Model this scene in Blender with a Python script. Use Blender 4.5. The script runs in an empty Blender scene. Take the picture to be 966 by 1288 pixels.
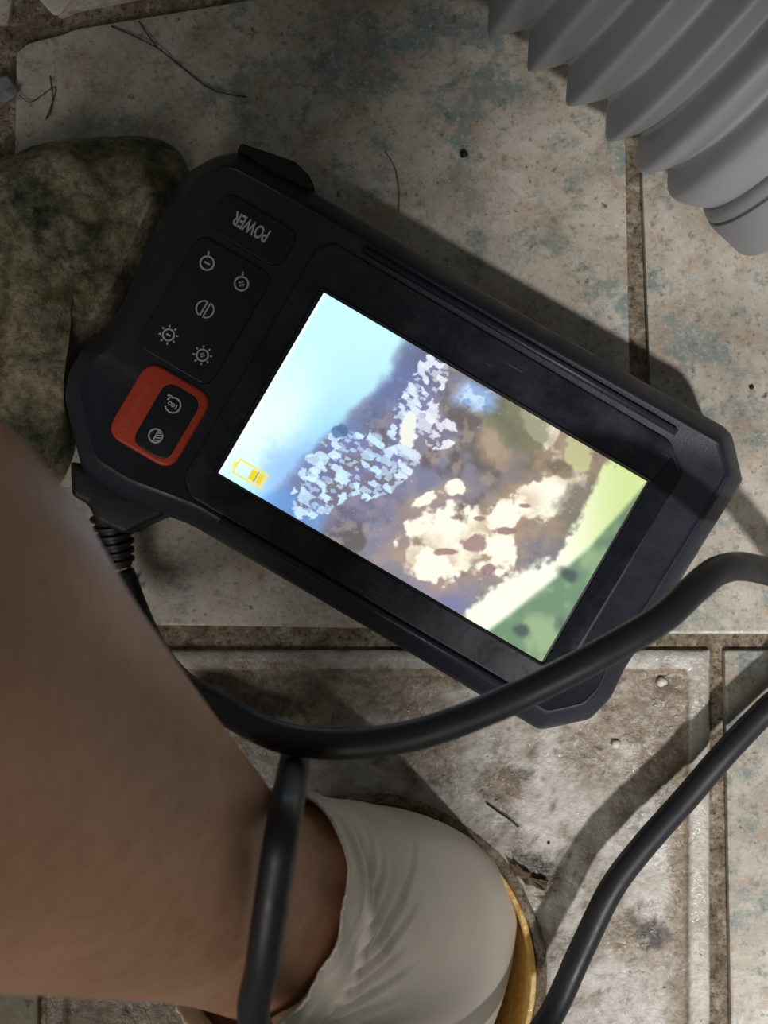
import bpy, bmesh, math, random
import numpy as np
from mathutils import Vector, Matrix
from mathutils.bvhtree import BVHTree

random.seed(4)
rng = np.random.default_rng(7)
C = bpy.context.scene.collection
scn = bpy.context.scene
PI = math.pi

# ------------------------------------------------------------------ camera, world, lamp, exposure
H = 0.42            # camera height over the floor (metres)
F = 1644.0          # focal length in pixels of the 966x1288 frame
CX, CY = 483.0, 644.0
def W(px, py, z=0.0):
    k = (H - z) / F
    return Vector(((px - CX) * k, (CY - py) * k, z))

cam = bpy.data.cameras.new('camera')
cam.sensor_fit = 'VERTICAL'; cam.sensor_height = 36.0; cam.sensor_width = 27.0
cam.lens = F / 1288.0 * 36.0
cam.clip_start = 0.01; cam.clip_end = 20
cam.dof.use_dof = True; cam.dof.focus_distance = H - 0.03; cam.dof.aperture_fstop = 13.0
co = bpy.data.objects.new('camera', cam); C.objects.link(co)
co.location = (0, 0, H); co.rotation_euler = (0, 0, 0)
scn.camera = co

wd = bpy.data.worlds.new('room_light'); scn.world = wd; wd.use_nodes = True
bg = wd.node_tree.nodes['Background']
bg.inputs[0].default_value = (0.91, 0.94, 0.85, 1); bg.inputs[1].default_value = 0.09

def spot(name, loc, target, energy, size_deg, blend, radius, color):
    l = bpy.data.lights.new(name, 'SPOT'); l.energy = energy; l.color = color
    l.spot_size = math.radians(size_deg); l.spot_blend = blend; l.shadow_soft_size = radius
    o = bpy.data.objects.new(name, l); C.objects.link(o); o.location = loc
    o.rotation_euler = (Vector(target) - Vector(loc)).to_track_quat('-Z', 'Y').to_euler()
    return o
spot('work_lamp', (0.33, -0.58, 0.80), (0.310, -0.072, 0.0), 33.0, 38.5, 0.5, 0.028, (1.0, 0.965, 0.92))
al = bpy.data.lights.new('arm_fill', 'AREA'); al.energy = 3.7; al.size = 0.45; al.color = (1.0, 0.94, 0.86)  # unseen soft fill, added to brighten the forearm and glove
ao = bpy.data.objects.new('arm_fill', al); C.objects.link(ao); ao.location = (-0.40, -0.80, 0.85)
ao.rotation_euler = (Vector((-0.10, -0.10, 0.12)) - Vector(ao.location)).to_track_quat('-Z', 'Y').to_euler()

scn.view_settings.view_transform = 'Standard'
scn.view_settings.look = 'None'
scn.view_settings.exposure = 0.0
scn.view_settings.gamma = 1.0
scn.view_settings.use_curve_mapping = False

# ------------------------------------------------------------------ helpers
def srgb(r, g, b):
    f = lambda c: (c/255/12.92) if c/255 <= 0.04045 else ((c/255+0.055)/1.055)**2.4
    return (f(r), f(g), f(b), 1.0)

def tag(o, label=None, cat=None, group=None, kind=None):
    if label: o['label'] = label
    if cat: o['category'] = cat
    if group: o['group'] = group
    if kind: o['kind'] = kind
    return o

def empty(name, loc, rz=0.0):
    o = bpy.data.objects.new(name, None); C.objects.link(o)
    o.location = loc; o.rotation_euler = (0, 0, rz); o.empty_display_size = 0.02
    return o

def link(name, me, m=None, parent=None, smooth=True):
    if m is not None:
        me.materials.clear(); me.materials.append(m)
    if smooth:
        me.polygons.foreach_set('use_smooth', [True] * len(me.polygons))
    o = bpy.data.objects.new(name, me); C.objects.link(o)
    if parent is not None: o.parent = parent
    return o

def obj(name, bm, m=None, parent=None, smooth=True, sharp=None):
    bmesh.ops.recalc_face_normals(bm, faces=bm.faces[:])
    me = bpy.data.meshes.new(name); bm.to_mesh(me); bm.free()
    o = link(name, me, m, parent, smooth)
    if sharp and smooth:
        me.set_sharp_from_angle(angle=math.radians(sharp))
    return o

def rings_mesh(bm, rings, cap0=True, cap1=True, closed=True):
    vs = [[bm.verts.new(p) for p in r] for r in rings]
    n = len(rings[0])
    for a, b in zip(vs[:-1], vs[1:]):
        for i in range(n if closed else n - 1):
            j = (i + 1) % n
            bm.faces.new((a[i], a[j], b[j], b[i]))
    if cap0: bm.faces.new(list(reversed(vs[0])))
    if cap1: bm.faces.new(vs[-1])
    return vs

def catmull(pts, n=10):
    P = [Vector(p) for p in pts]
    P = [2*P[0]-P[1]] + P + [2*P[-1]-P[-2]]
    out = []
    for i in range(1, len(P)-2):
        p0, p1, p2, p3 = P[i-1:i+3]
        for k in range(n):
            t = k/n
            out.append(0.5*((2*p1) + (p2-p0)*t + (2*p0-5*p1+4*p2-p3)*t*t + (3*p1-p0-3*p2+p3)*t*t*t))
    out.append(P[-2].copy())
    return out

def tube(bm, pts, rad, seg=16, cap=True):
    n = len(pts)
    rads = rad if hasattr(rad, '__len__') else [rad]*n
    up = Vector((0.13, 0.21, 0.97)).normalized()
    rings = []; side = None
    for i, p in enumerate(pts):
        t = (pts[min(i+1, n-1)] - pts[max(i-1, 0)]).normalized()
        if side is None:
            side = t.cross(up)
            if side.length < 1e-3: side = t.cross(Vector((1, 0, 0)))
        side = (side - t*side.dot(t)).normalized()
        u2 = t.cross(side)
        rings.append([p + (side*math.cos(2*PI*k/seg) + u2*math.sin(2*PI*k/seg))*rads[i] for k in range(seg)])
    return rings_mesh(bm, rings, cap, cap)

# rounded / inset 2-D polygons
def inset_poly(P, d):
    P = [Vector((p[0], p[1])) for p in P]; n = len(P)
    area = sum(P[i].x*P[(i+1) % n].y - P[(i+1) % n].x*P[i].y for i in range(n))
    s = 1 if area > 0 else -1
    out = []
    for i in range(n):
        e0 = (P[i]-P[i-1]).normalized(); e1 = (P[(i+1) % n]-P[i]).normalized()
        n0 = Vector((-e0.y, e0.x))*s; n1 = Vector((-e1.y, e1.x))*s
        m = (n0+n1)
        m = m / max(0.35, (1 + n0.dot(n1)))
        out.append(P[i] + m*d)
    return out

def round_poly(P, r, k=5):
    P = [Vector((p[0], p[1])) for p in P]; n = len(P); out = []
    rr = r if hasattr(r, '__len__') else [r]*n
    for i in range(n):
        a, b, c = P[i-1], P[i], P[(i+1) % n]
        da = min(rr[i], (a-b).length*0.45); dc = min(rr[i], (c-b).length*0.45)
        p0 = b + (a-b).normalized()*da; p2 = b + (c-b).normalized()*dc
        for j in range(k):
            t = j/(k-1)
            out.append(p0*(1-t)**2 + b*2*t*(1-t) + p2*t*t)
    return out

def plate(bm, P, r, z0, z1, bev=0.0005, k=6, steps=3):
    """rounded polygon plate with a soft top edge"""
    prof = [(0, z0), (0, z1-bev)]
    for s in range(1, steps+1):
        a = s/steps*PI/2
        prof.append((bev*(1-math.cos(a)), z1-bev+bev*math.sin(a)))
    rings = []
    for d, z in prof:
        rr = [max(x-d, 1e-5) for x in r] if hasattr(r, '__len__') else max(r-d, 1e-5)
        Q = round_poly(inset_poly(P, d) if d else P, rr, k)
        rings.append([(q.x, q.y, z) for q in Q])
    rings_mesh(bm, rings)

# numpy value noise
def vnoise(x, y, seed=0):
    xi = np.floor(x).astype(np.int64); yi = np.floor(y).astype(np.int64)
    fx = x-xi; fy = y-yi
    fx = fx*fx*(3-2*fx); fy = fy*fy*(3-2*fy)
    def h(a, b):
        v = (a*374761393 + b*668265263 + seed*974711) & 0x7fffffff
        v = ((v ^ (v >> 13))*1274126177) & 0x7fffffff
        return ((v ^ (v >> 16)) & 0xffff)/65535.0
    return ((h(xi, yi)*(1-fx)+h(xi+1, yi)*fx)*(1-fy) + (h(xi, yi+1)*(1-fx)+h(xi+1, yi+1)*fx)*fy)
def fbm(x, y, seed=0, oct=4):
    s = 0; a = 0.5; t = 0
    for o in range(oct):
        s = s + a*vnoise(x*2**o + o*17.3, y*2**o - o*9.1, seed+o*31); t += a; a *= 0.5
    return s/t
def sstep(a, b, x):
    t = np.clip((x-a)/(b-a), 0, 1); return t*t*(3-2*t)

# ------------------------------------------------------------------ materials
def mat(name, color=(0.5, 0.5, 0.5, 1), rough=0.5, metal=0.0, spec=0.5):
    m = bpy.data.materials.new(name); m.use_nodes = True
    b = m.node_tree.nodes['Principled BSDF']
    b.inputs['Base Color'].default_value = color
    b.inputs['Roughness'].default_value = rough
    b.inputs['Metallic'].default_value = metal
    b.inputs['Specular IOR Level'].default_value = spec
    return m
class NT:
    def __init__(s, m):
        s.t = m.node_tree; s.b = s.t.nodes['Principled BSDF']
        s.co = s.t.nodes.new('ShaderNodeTexCoord').outputs['Object']
    def noise(s, scale, detail=4, rough=0.55, dist=0.0, off=None):
        n = s.t.nodes.new('ShaderNodeTexNoise')
        n.inputs['Scale'].default_value = scale; n.inputs['Detail'].default_value = detail
        n.inputs['Roughness'].default_value = rough; n.inputs['Distortion'].default_value = dist
        if off:
            mp = s.t.nodes.new('ShaderNodeMapping'); mp.inputs['Location'].default_value = off
            s.t.links.new(s.co, mp.inputs[0]); s.t.links.new(mp.outputs[0], n.inputs['Vector'])
        else: s.t.links.new(s.co, n.inputs['Vector'])
        return n.outputs['Fac']
    def ramp(s, fac, stops, interp='LINEAR'):
        r = s.t.nodes.new('ShaderNodeValToRGB'); r.color_ramp.interpolation = interp
        e = r.color_ramp.elements
        while len(e) < len(stops): e.new(0.5)
        for k, (p, c) in zip(e, stops):
            k.position = p; k.color = c if hasattr(c, '__len__') else (c, c, c, 1)
        s.t.links.new(fac, r.inputs[0]); return r.outputs[0]
    def mix(s, fac, a, b, mode='MIX'):
        n = s.t.nodes.new('ShaderNodeMix'); n.data_type = 'RGBA'; n.blend_type = mode
        for sock, v in ((n.inputs[0], fac), (n.inputs[6], a), (n.inputs[7], b)):
            if hasattr(v, 'is_linked'): s.t.links.new(v, sock)
            else: sock.default_value = v
        return n.outputs[2]
    def attr(s, name):
        n = s.t.nodes.new('ShaderNodeAttribute'); n.attribute_name = name; return n.outputs['Color']
    def math(s, op, a, b=0.0):
        n = s.t.nodes.new('ShaderNodeMath'); n.operation = op
        for sock, v in ((n.inputs[0], a), (n.inputs[1], b)):
            if hasattr(v, 'is_linked'): s.t.links.new(v, sock)
            else: sock.default_value = v
        return n.outputs[0]
    def set(s, inp, v): s.t.links.new(v, s.b.inputs[inp])
    def bump(s, h, strength=0.3, dist=0.0005):
        n = s.t.nodes.new('ShaderNodeBump'); n.inputs['Strength'].default_value = strength
        n.inputs['Distance'].default_value = dist
        s.t.links.new(h, n.inputs['Height']); s.t.links.new(n.outputs[0], s.b.inputs['Normal'])

def m_tile(stain=0.0):  # stain: olive mix that darkens the colour in place of shade
    m = mat('speckled_tile', rough=0.35); n = NT(m)
    base = n.ramp(n.noise(60, 6, 0.68, 0.1), [(0.34, srgb(170, 156, 140)), (0.5, srgb(194, 188, 178)), (0.66, srgb(208, 200, 190))])
    tan = n.ramp(n.noise(95, 6, 0.72, 0.1, (3, 1, 0)), [(0.54, 0.0), (0.66, 0.75)])
    c = n.mix(tan, base, srgb(188, 158, 132))
    teal = n.ramp(n.noise(46, 7, 0.74, 0.15, (0.31, 0.12, 0.4)), [(0.515, 0.0), (0.60, 0.85)])
    c = n.mix(teal, c, srgb(126, 146, 146))
    teal2 = n.ramp(n.noise(120, 6, 0.75, 0.1, (1.2, 2.2, 0)), [(0.57, 0.0), (0.68, 0.7)])
    c = n.mix(teal2, c, srgb(84, 112, 104))
    sp = n.ramp(n.noise(420, 5, 0.75), [(0.54, 0.0), (0.66, 0.7)])
    c = n.mix(sp, c, srgb(104, 98, 88))
    sp3 = n.ramp(n.noise(250, 3, 0.6, 0, (2, 5, 1)), [(0.66, 0.0), (0.72, 0.8)])
    c = n.mix(sp3, c, srgb(62, 66, 60))
    sp2 = n.ramp(n.noise(700, 3, 0.6, 0, (5, 5, 0)), [(0.56, 0.0), (0.68, 0.5)])
    c = n.mix(sp2, c, srgb(222, 216, 208))
    dirt = n.ramp(n.noise(20, 6, 0.7, 0.1, (7, 3, 0)), [(0.45, 0.0), (0.70, 0.5)])
    c = n.mix(dirt, c, srgb(122, 110, 92))
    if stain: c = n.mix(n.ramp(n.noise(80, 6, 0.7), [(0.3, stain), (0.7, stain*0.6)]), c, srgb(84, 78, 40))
    n.set('Base Color', c)
    n.set('Roughness', n.ramp(n.noise(200, 4), [(0.3, 0.30), (0.7, 0.55)]))
    n.bump(n.noise(420, 5, 0.7), 0.25, 0.0004)
    return m

def m_grout():
    m = mat('dirty_grout', rough=0.7); n = NT(m)
    c = n.ramp(n.noise(160, 6, 0.7, 0.3), [(0.30, srgb(84, 72, 58)), (0.5, srgb(140, 126, 106)), (0.66, srgb(186, 174, 156))])
    c2 = n.ramp(n.noise(700, 4, 0.7), [(0.34, srgb(50, 42, 34)), (0.50, srgb(255, 255, 255))])
    n.set('Base Color', n.mix(0.8, c, c2, 'MULTIPLY'))
    n.set('Roughness', n.ramp(n.noise(300, 4), [(0.42, 0.25), (0.6, 0.8)]))
    n.bump(n.noise(420, 6, 0.75), 0.9, 0.0012)
    return m

def m_panel():
    m = mat('stained_pale_panel', rough=0.4); n = NT(m)
    base = n.ramp(n.noise(70, 6, 0.65, 0.6), [(0.30, srgb(164, 157, 147)), (0.52, srgb(194, 190, 185)), (0.75, srgb(210, 207, 203))])
    fine = n.ramp(n.noise(520, 4, 0.7), [(0.36, srgb(150, 142, 130)), (0.52, srgb(255, 255, 255))])
    c = n.mix(0.3, base, fine, 'MULTIPLY')
    sp_ = n.t.nodes.new('ShaderNodeSeparateColor'); n.t.links.new(n.attr('dirt'), sp_.inputs[0]); d = sp_.outputs[0]; g = sp_.outputs[1]
    nz = n.ramp(n.noise(190, 6, 0.72, 0.8), [(0.30, 0.0), (0.62, 1.0)])
    fac = n.math('MULTIPLY', d, nz)
    fac = n.math('MINIMUM', n.math('ADD', fac, n.math('MULTIPLY', d, 0.35)), 0.92)
    dc = n.ramp(n.noise(260, 5, 0.7, 0.4, (2, 4, 0)), [(0.3, srgb(78, 66, 52)), (0.6, srgb(140, 122, 100))])
    c = n.mix(fac, c, dc)
    gf = n.math('MULTIPLY', g, n.ramp(n.noise(240, 6, 0.75, 0.2, (6, 1, 0)), [(0.36, 0.25), (0.52, 0.95)]))
    n.set('Base Color', n.mix(gf, c, srgb(54, 50, 46)))
    n.set('Roughness', n.ramp(n.noise(60, 4, 0.6, 0.5, (9, 2, 0)), [(0.44, 0.08), (0.60, 0.5)]))
    n.bump(n.noise(300, 5, 0.65, 0.1), 0.7, 0.0012)
    return m

def m_plastic(name, color, rough, bump=0.0, scale=1800):
    m = mat(name, color, rough); n = NT(m)
    n.set('Roughness', n.ramp(n.noise(120, 5, 0.7), [(0.3, max(0.05, rough-0.12)), (0.7, rough+0.12)]))
    if bump: n.bump(n.noise(scale, 2), bump, 0.0002)
    return m

def m_dusty_black(name, c0, c1, rough):
    m = mat(name, c0, rough); n = NT(m)
    c = n.mix(n.ramp(n.noise(55, 6, 0.72, 0.3), [(0.42, 0.0), (0.75, 1.0)]), c0, c1)
    for rz, off in ((0.5, 0.0), (-0.9, 3.1)):
        mp = n.t.nodes.new('ShaderNodeMapping'); mp.inputs['Rotation'].default_value = (0, 0, rz)
        mp.inputs['Scale'].default_value = (70, 1500, 1); mp.inputs['Location'].default_value = (off, off, 0)
        nz = n.t.nodes.new('ShaderNodeTexNoise'); nz.inputs['Scale'].default_value = 1.0; nz.inputs['Detail'].default_value = 1
        n.t.links.new(n.co, mp.inputs[0]); n.t.links.new(mp.outputs[0], nz.inputs['Vector'])
        c = n.mix(n.ramp(nz.outputs['Fac'], [(0.74, 0.0), (0.80, 0.5)]), c, srgb(120, 120, 130))
    n.set('Base Color', c)
    n.set('Roughness', n.ramp(n.noise(90, 6, 0.75, 0.6, (1, 3, 0)), [(0.3, rough-0.10), (0.7, rough+0.18)]))
    return m

def m_skin():
    m = mat('skin', srgb(176, 128, 100), 0.48); n = NT(m)
    c = n.ramp(n.noise(28, 4, 0.6), [(0.3, srgb(182, 138, 112)), (0.55, srgb(196, 150, 122)), (0.75, srgb(206, 160, 132))])
    f = n.ramp(n.noise(240, 4, 0.7), [(0.30, srgb(214, 196, 186)), (0.55, srgb(255, 255, 255))])
    n.set('Base Color', n.mix(0.45, c, f, 'MULTIPLY'))
    n.b.inputs['Subsurface Weight'].default_value = 0.12
    n.b.inputs['Subsurface Radius'].default_value = (0.004, 0.0018, 0.001)
    n.b.inputs['Subsurface Scale'].default_value = 1.0
    n.bump(n.noise(900, 4, 0.7), 0.18, 0.0003)
    return m

def m_glove():
    m = mat('thin_latex', srgb(214, 204, 190), 0.42); n = NT(m)
    n.set('Base Color', n.ramp(n.noise(40, 4), [(0.3, srgb(230, 219, 207)), (0.7, srgb(240, 231, 220))]))
    n.b.inputs['Subsurface Weight'].default_value = 0.2
    n.b.inputs['Subsurface Radius'].default_value = (0.003, 0.002, 0.0014)
    n.b.inputs['Subsurface Scale'].default_value = 1.0
    n.bump(n.noise(500, 3), 0.06, 0.0003)
    return m

def m_rock():
    m = mat('mossy_mortar', rough=0.85); n = NT(m)
    c = n.ramp(n.noise(30, 7, 0.72, 0.2), [(0.38, srgb(66, 72, 54)), (0.46, srgb(116, 116, 92)), (0.56, srgb(168, 158, 134)), (0.70, srgb(204, 192, 166))])
    f = n.ramp(n.noise(330, 5, 0.75), [(0.35, srgb(96, 100, 84)), (0.55, srgb(255, 255, 255))])
    c = n.mix(0.7, c, f, 'MULTIPLY')
    mo = n.ramp(n.noise(70, 5, 0.7, 0.2, (4, 1, 0)), [(0.54, 0.0), (0.64, 0.6)])
    c = n.mix(mo, c, srgb(96, 92, 44))
    n.set('Base Color', c)
    n.bump(n.noise(260, 7, 0.75), 0.9, 0.002)
    return m

def m_pipe():
    m = mat('grey_pvc', srgb(138, 140, 144), 0.45); n = NT(m)
    n.set('Base Color', n.mix(n.ramp(n.noise(40, 5, 0.7), [(0.55, 0.0), (0.8, 0.35)]), srgb(150, 152, 157), srgb(172, 169, 162)))
    return m

def m_drain():
    m = mat('yellowed_pvc', rough=0.25); n = NT(m)
    c = n.ramp(n.noise(60, 6, 0.7, 0.6), [(0.3, srgb(176, 122, 48)), (0.5, srgb(222, 178, 96)), (0.7, srgb(232, 196, 124))])
    n.set('Base Color', c)
    n.set('Roughness', n.ramp(n.noise(150, 4), [(0.4, 0.12), (0.6, 0.4)]))
    n.bump(n.noise(260, 5, 0.7), 0.5, 0.0008)
    return m

M_tile, M_grout, M_panel = m_tile(), m_grout(), m_panel(); M_tile_dim = m_tile(0.85)  # second tile copy has the bottom left dimness in its colour
M_body = m_plastic('black_body_plastic', srgb(36, 40, 52), 0.42, 0.25)
M_bezel = m_dusty_black('dusty_glossy_bezel', srgb(26, 29, 42), srgb(68, 64, 76), 0.32)
M_gloss = m_plastic('clean_gloss_black', srgb(20, 24, 34), 0.22)
M_rubber = m_plastic('black_rubber', srgb(22, 22, 25), 0.55, 0.15)
M_key = m_plastic('dark_key_rubber', srgb(26, 32, 42), 0.40)
M_red = m_plastic('orange_red_plastic', srgb(212, 76, 52), 0.38)
M_redtxt = mat('red_raised_lettering', srgb(206, 112, 100), 0.5)
M_print = mat('white_print', srgb(222, 222, 222), 0.5)
M_cable = m_plastic('black_cable_jacket', srgb(34, 36, 42), 0.46)
M_skin, M_glove, M_rock, M_pipe, M_drain = m_skin(), m_glove(), m_rock(), m_pipe(), m_drain()
M_dark = mat('dark_grime', srgb(46, 42, 36), 0.6)
M_leaf = mat('brown_leaf', srgb(92, 76, 54), 0.6)
M_hair = mat('dark_hair', srgb(26, 22, 18), 0.5)
M_speck = mat('black_grit', srgb(18, 18, 18), 0.6)
M_chip = mat('pale_chip', srgb(206, 200, 190), 0.5)
M_sludge = mat('dark_sludge', srgb(30, 24, 18), 0.3)

# ------------------------------------------------------------------ floor
DC = W(455, 1232); DR = 0.0568          # drain centre and hole radius
floor = empty('floor', (0, 0, 0)); tag(floor, kind='structure')

def square_ring(c, x0, x1, y0, y1, ang):
    out = []
    for a in ang:
        dx, dy = math.cos(a), math.sin(a)
        tx = ((x1 if dx > 0 else x0) - c.x)/dx if abs(dx) > 1e-9 else 1e9
        ty = ((y1 if dy > 0 else y0) - c.y)/dy if abs(dy) > 1e-9 else 1e9
        t = min(tx, ty); out.append((c.x+dx*t, c.y+dy*t))
    return out
def ray_angles(c, x0, x1, y0, y1, n):
    a = [2*PI*k/n for k in range(n)]
    for x in (x0, x1):
        for y in (y0, y1):
            t = math.atan2(y-c.y, x-c.x) % (2*PI)
            i = min(range(n), key=lambda k: abs(a[k]-t)); a[i] = t
    return sorted(a)

# mortar bed under the tiles (joints show it)
bx0, bx1, by0, by1 = -0.45, 0.55, -0.45, 0.45
ang = ray_angles(DC, bx0, bx1, by0, by1, 96)
out = square_ring(DC, bx0, bx1, by0, by1, ang)
bm = bmesh.new()
rings = []
for t in [0, 0.12, 0.3, 0.6, 1.0]:
    rings.append([(DC.x+math.cos(a)*DR*(1-t) + (o[0]-DC.x)*t, DC.y+math.sin(a)*DR*(1-t) + (o[1]-DC.y)*t, -0.0022) for a, o in zip(ang, out)])
rings.append([(x, y, -0.02) for x, y, z in rings[-1]])
rings.insert(0, [(x, y, -0.02) for x, y, z in rings[0]])
rings_mesh(bm, rings, False, False)
obj('mortar_bed', bm, M_grout, floor, smooth=False)

def tile(P, z=0.0, r=0.0012, label=None, m=None):
    Q = [W(*p) for p in P]
    bm = bmesh.new()
    plate(bm, [(q.x, q.y) for q in Q], r, -0.006, z, 0.0009, 3, 2)
    o = obj('tile', bm, m or M_tile, floor, sharp=40)
    if label: o['label'] = label
    return o
tile([(20, 66), (36, 53), (78, 43), (95, 36), (250, 10), (784, -82), (786, 120), (799, 796), (300, 788), (8, 785)])
tile([(803, -92), (1620, -230), (1640, 798), (832, 798), (817, 476), (807, 212)])
tile([(911, 818), (1650, 818), (1650, 1640), (926, 1640), (919, 1288)])
tile([(-900, 815), (48, 815), (48, 1640), (-900, 1640)], label='olive brown tile with shade put into its colour', m=M_tile_dim)
tile([(-900, 60), (-10, 66), (-14, 785), (-900, 785)])
tile([(40, -30), (74, 22), (96, 12), (784, -120), (790, -500), (20, -500)])
tile([(-900, -500), (0, -500), (22, -34), (10, 30), (-900, 30)])

# pale square drain tile with a raised rim
PX0, PX1 = W(57, 0).x, W(893, 0).x
PY1 = W(0, 818).y; PY0 = W(0, 1646).y
n = 400
ang = ray_angles(DC, PX0, PX1, PY0, PY1, n)
def sq(d): return square_ring(DC, PX0+d, PX1-d, PY0+d, PY1-d, ang)
inner = sq(0.0078)
rows = []
holep = [(DC.x+math.cos(a)*(DR+0.0006), DC.y+math.sin(a)*(DR+0.0006)) for a in ang]
rows.append([(x, y, -0.014) for x, y in holep])
rows.append([(x, y, -0.0022) for x, y in holep])
NR = 46
for k in range(1, NR+1):
    t = (k/NR)
    row = []
    for (hx, hy), (ix, iy) in zip(holep, inner):
        row.append((hx+(ix-hx)*t, hy+(iy-hy)*t, -0.0013))
    rows.append(row)
for d, z in ((0.0070, -0.0008), (0.0062, -0.0001), (0.0054, 0.0001), (0.0030, 0.0001), (0.0008, 0.0001), (0.0, -0.0006), (0.0, -0.006)):
    rows.append([(x, y, z) for x, y in sq(d)])
bm = bmesh.new()
rings_mesh(bm, rows, False, False)
V = np.array([v.co[:] for v in bm.verts])
px = V[:, 0]*F/H + CX; py = CY - V[:, 1]*F/H
dist = np.hypot(V[:, 0]-DC.x, V[:, 1]-DC.y)
inside = (px > 92) & (px < 858) & (py > 852) & (dist > DR+0.0012)
bump_ = (fbm(px/26, py/26, 3)-0.5)*0.0011 + (fbm(px/9, py/9, 5)-0.5)*0.0006
rimb = (fbm(px/40, py/40, 9)-0.5)*0.0003
for i, v in enumerate(bm.verts):
    if inside[i]: v.co.z += bump_[i]
    elif V[i, 2] > -0.0005: v.co.z += rimb[i]
# dirt with shapes of its own: along the rim's inner edge, under the handset, patches, hole edge; the lower left is painted shade
d = np.zeros(len(V))
def blob(cx, cy, rx, ry, a=1.0, rot=0.0, seed=0):
    dx, dy = px-cx, py-cy
    c, s = math.cos(rot), math.sin(rot)
    u, v = (dx*c+dy*s)/rx, (-dx*s+dy*c)/ry
    rr = np.sqrt(u*u+v*v) + (fbm(px/22, py/22, 40+seed)-0.5)*1.1
    return a*(1-sstep(0.55, 1.15, rr))
edge = np.minimum(np.minimum(np.abs(px-858), np.abs(py-850)), np.abs(px-92))
edge = np.where((px < 866) & (py > 842), edge, 99)
d = np.maximum(d, (1-sstep(3, 16+30*fbm(px/30, py/30, 12), edge))*0.95)
d = np.maximum(d, blob(800, 890, 80, 60, 0.85, 0, 1))
d = np.maximum(d, blob(745, 945, 75, 40, 0.7, 0.4, 2))
d = np.maximum(d, blob(630, 985, 50, 34, 0.9, 0.5, 3))
d = np.maximum(d, blob(540, 960, 60, 30, 0.75, -0.5, 4))
d = np.maximum(d, blob(500, 880, 90, 40, 0.6, 0.2, 5))
d = np.maximum(d, blob(360, 880, 130, 50, 0.75, 0.2, 6))
d = np.maximum(d, blob(845, 985, 20, 60, 0.8, 0.2, 7))
d = np.maximum(d, blob(800, 1180, 60, 34, 0.8, 0.3, 8))
d = np.maximum(d, blob(678, 1100, 36, 26, 0.8, 0.5, 9))
d = np.maximum(d, blob(170, 1290, 190, 110, 1.0, 0, 15))  # shade in the lower left corner, painted as dirt colour
d = np.maximum(d, 1.0*(px < 104)*(py > 1100))  # left rim strip darkened in colour for shade
d = np.maximum(d, blob(850, 1150, 14, 140, 0.7, 0.02, 10))
d = np.maximum(d, (1-sstep(0.0018, 0.0045+0.004*fbm(px/40, py/40, 77), dist-DR))*0.55)
d = np.maximum(d, sstep(0.46, 0.70, fbm(px/34, py/34, 60))*0.7*(px < 862)*(py > 846))
# blade-like bare streaks where the dirt has been scraped off
for (ax, ay, bx, by, w) in ((620, 900, 600, 960, 14), (600, 960, 580, 1000, 12), (560, 990, 650, 935, 7), (690, 920, 690, 990, 16)):
    t = np.clip(((px-ax)*(bx-ax)+(py-ay)*(by-ay))/((bx-ax)**2+(by-ay)**2), 0, 1)
    q = np.hypot(px-ax-t*(bx-ax), py-ay-t*(by-ay))
    d *= sstep(w*0.6, w*1.1, q)
g = np.maximum.reduce([blob(682, 1092, 26, 22, 1.0, 0.5, 21), blob(655, 1078, 22, 9, 0.9, 0.4, 22), blob(704, 1076, 16, 7, 0.8, -0.6, 23), blob(820, 1180, 26, 20, 1.0, 0.3, 24),
                       blob(800, 1160, 18, 8, 0.7, 0.8, 25), blob(838, 865, 10, 7, 0.6, 0, 26), blob(548, 985, 12, 6, 0.8, 0.3, 27), blob(520, 985, 8, 6, 0.7, 0, 28), blob(640, 1022, 24, 5, 0.6, 0.6, 29), blob(660, 975, 14, 8, 0.7, 0, 30), blob(610, 1000, 14, 7, 0.6, 0.3, 31)])
g = np.maximum(g, sstep(0.70, 0.80, fbm(px/12, py/12, 66))*0.7*(px < 862)*(py > 846))
lay = bm.verts.layers.float_color.new('dirt')  # red: dirt plus the painted lower left shade; green: grime
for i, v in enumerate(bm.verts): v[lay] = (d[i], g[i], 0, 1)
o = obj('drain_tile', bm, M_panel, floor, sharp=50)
o['label'] = 'pale square tile with raised rim around the drain hole'

# drain pipe in the hole
dp = empty('drain_pipe', (DC.x, DC.y, 0)); tag(dp, 'yellowed round drain pipe set in the pale square tile, mouth filled by gloved hand', 'pipe')
bm = bmesh.new(); seg = 96
def ring(r, z, n=seg, wob=0.0): return [(math.cos(2*PI*k/n)*(r+wob*math.sin(k*0.7)), math.sin(2*PI*k/n)*(r+wob*math.sin(k*0.7)), z) for k in range(n)]
rings_mesh(bm, [ring(0.0563, -0.17), ring(0.0563, -0.001), ring(0.0560, -0.0004), ring(0.0546, -0.0004), ring(0.0540, -0.0012), ring(0.0537, -0.02), ring(0.0535, -0.17)], False, False)
obj('pipe_wall', bm, M_drain, dp, sharp=50)
bm = bmesh.new(); rings_mesh(bm, [ring(0.0536, -0.172), ring(0.0536, -0.165)], True, True)
obj('waste_water', bm, M_sludge, dp)
bm = bmesh.new()
rings_mesh(bm, [ring(0.0563, -0.0016, wob=.0002), ring(0.0572, 0.0002, wob=.0003), ring(0.0590, -0.0001, wob=.0004), ring(0.0600, -0.0018, wob=.0003)], False, False)
obj('sealing_rim', bm, M_grout, dp)

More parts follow.
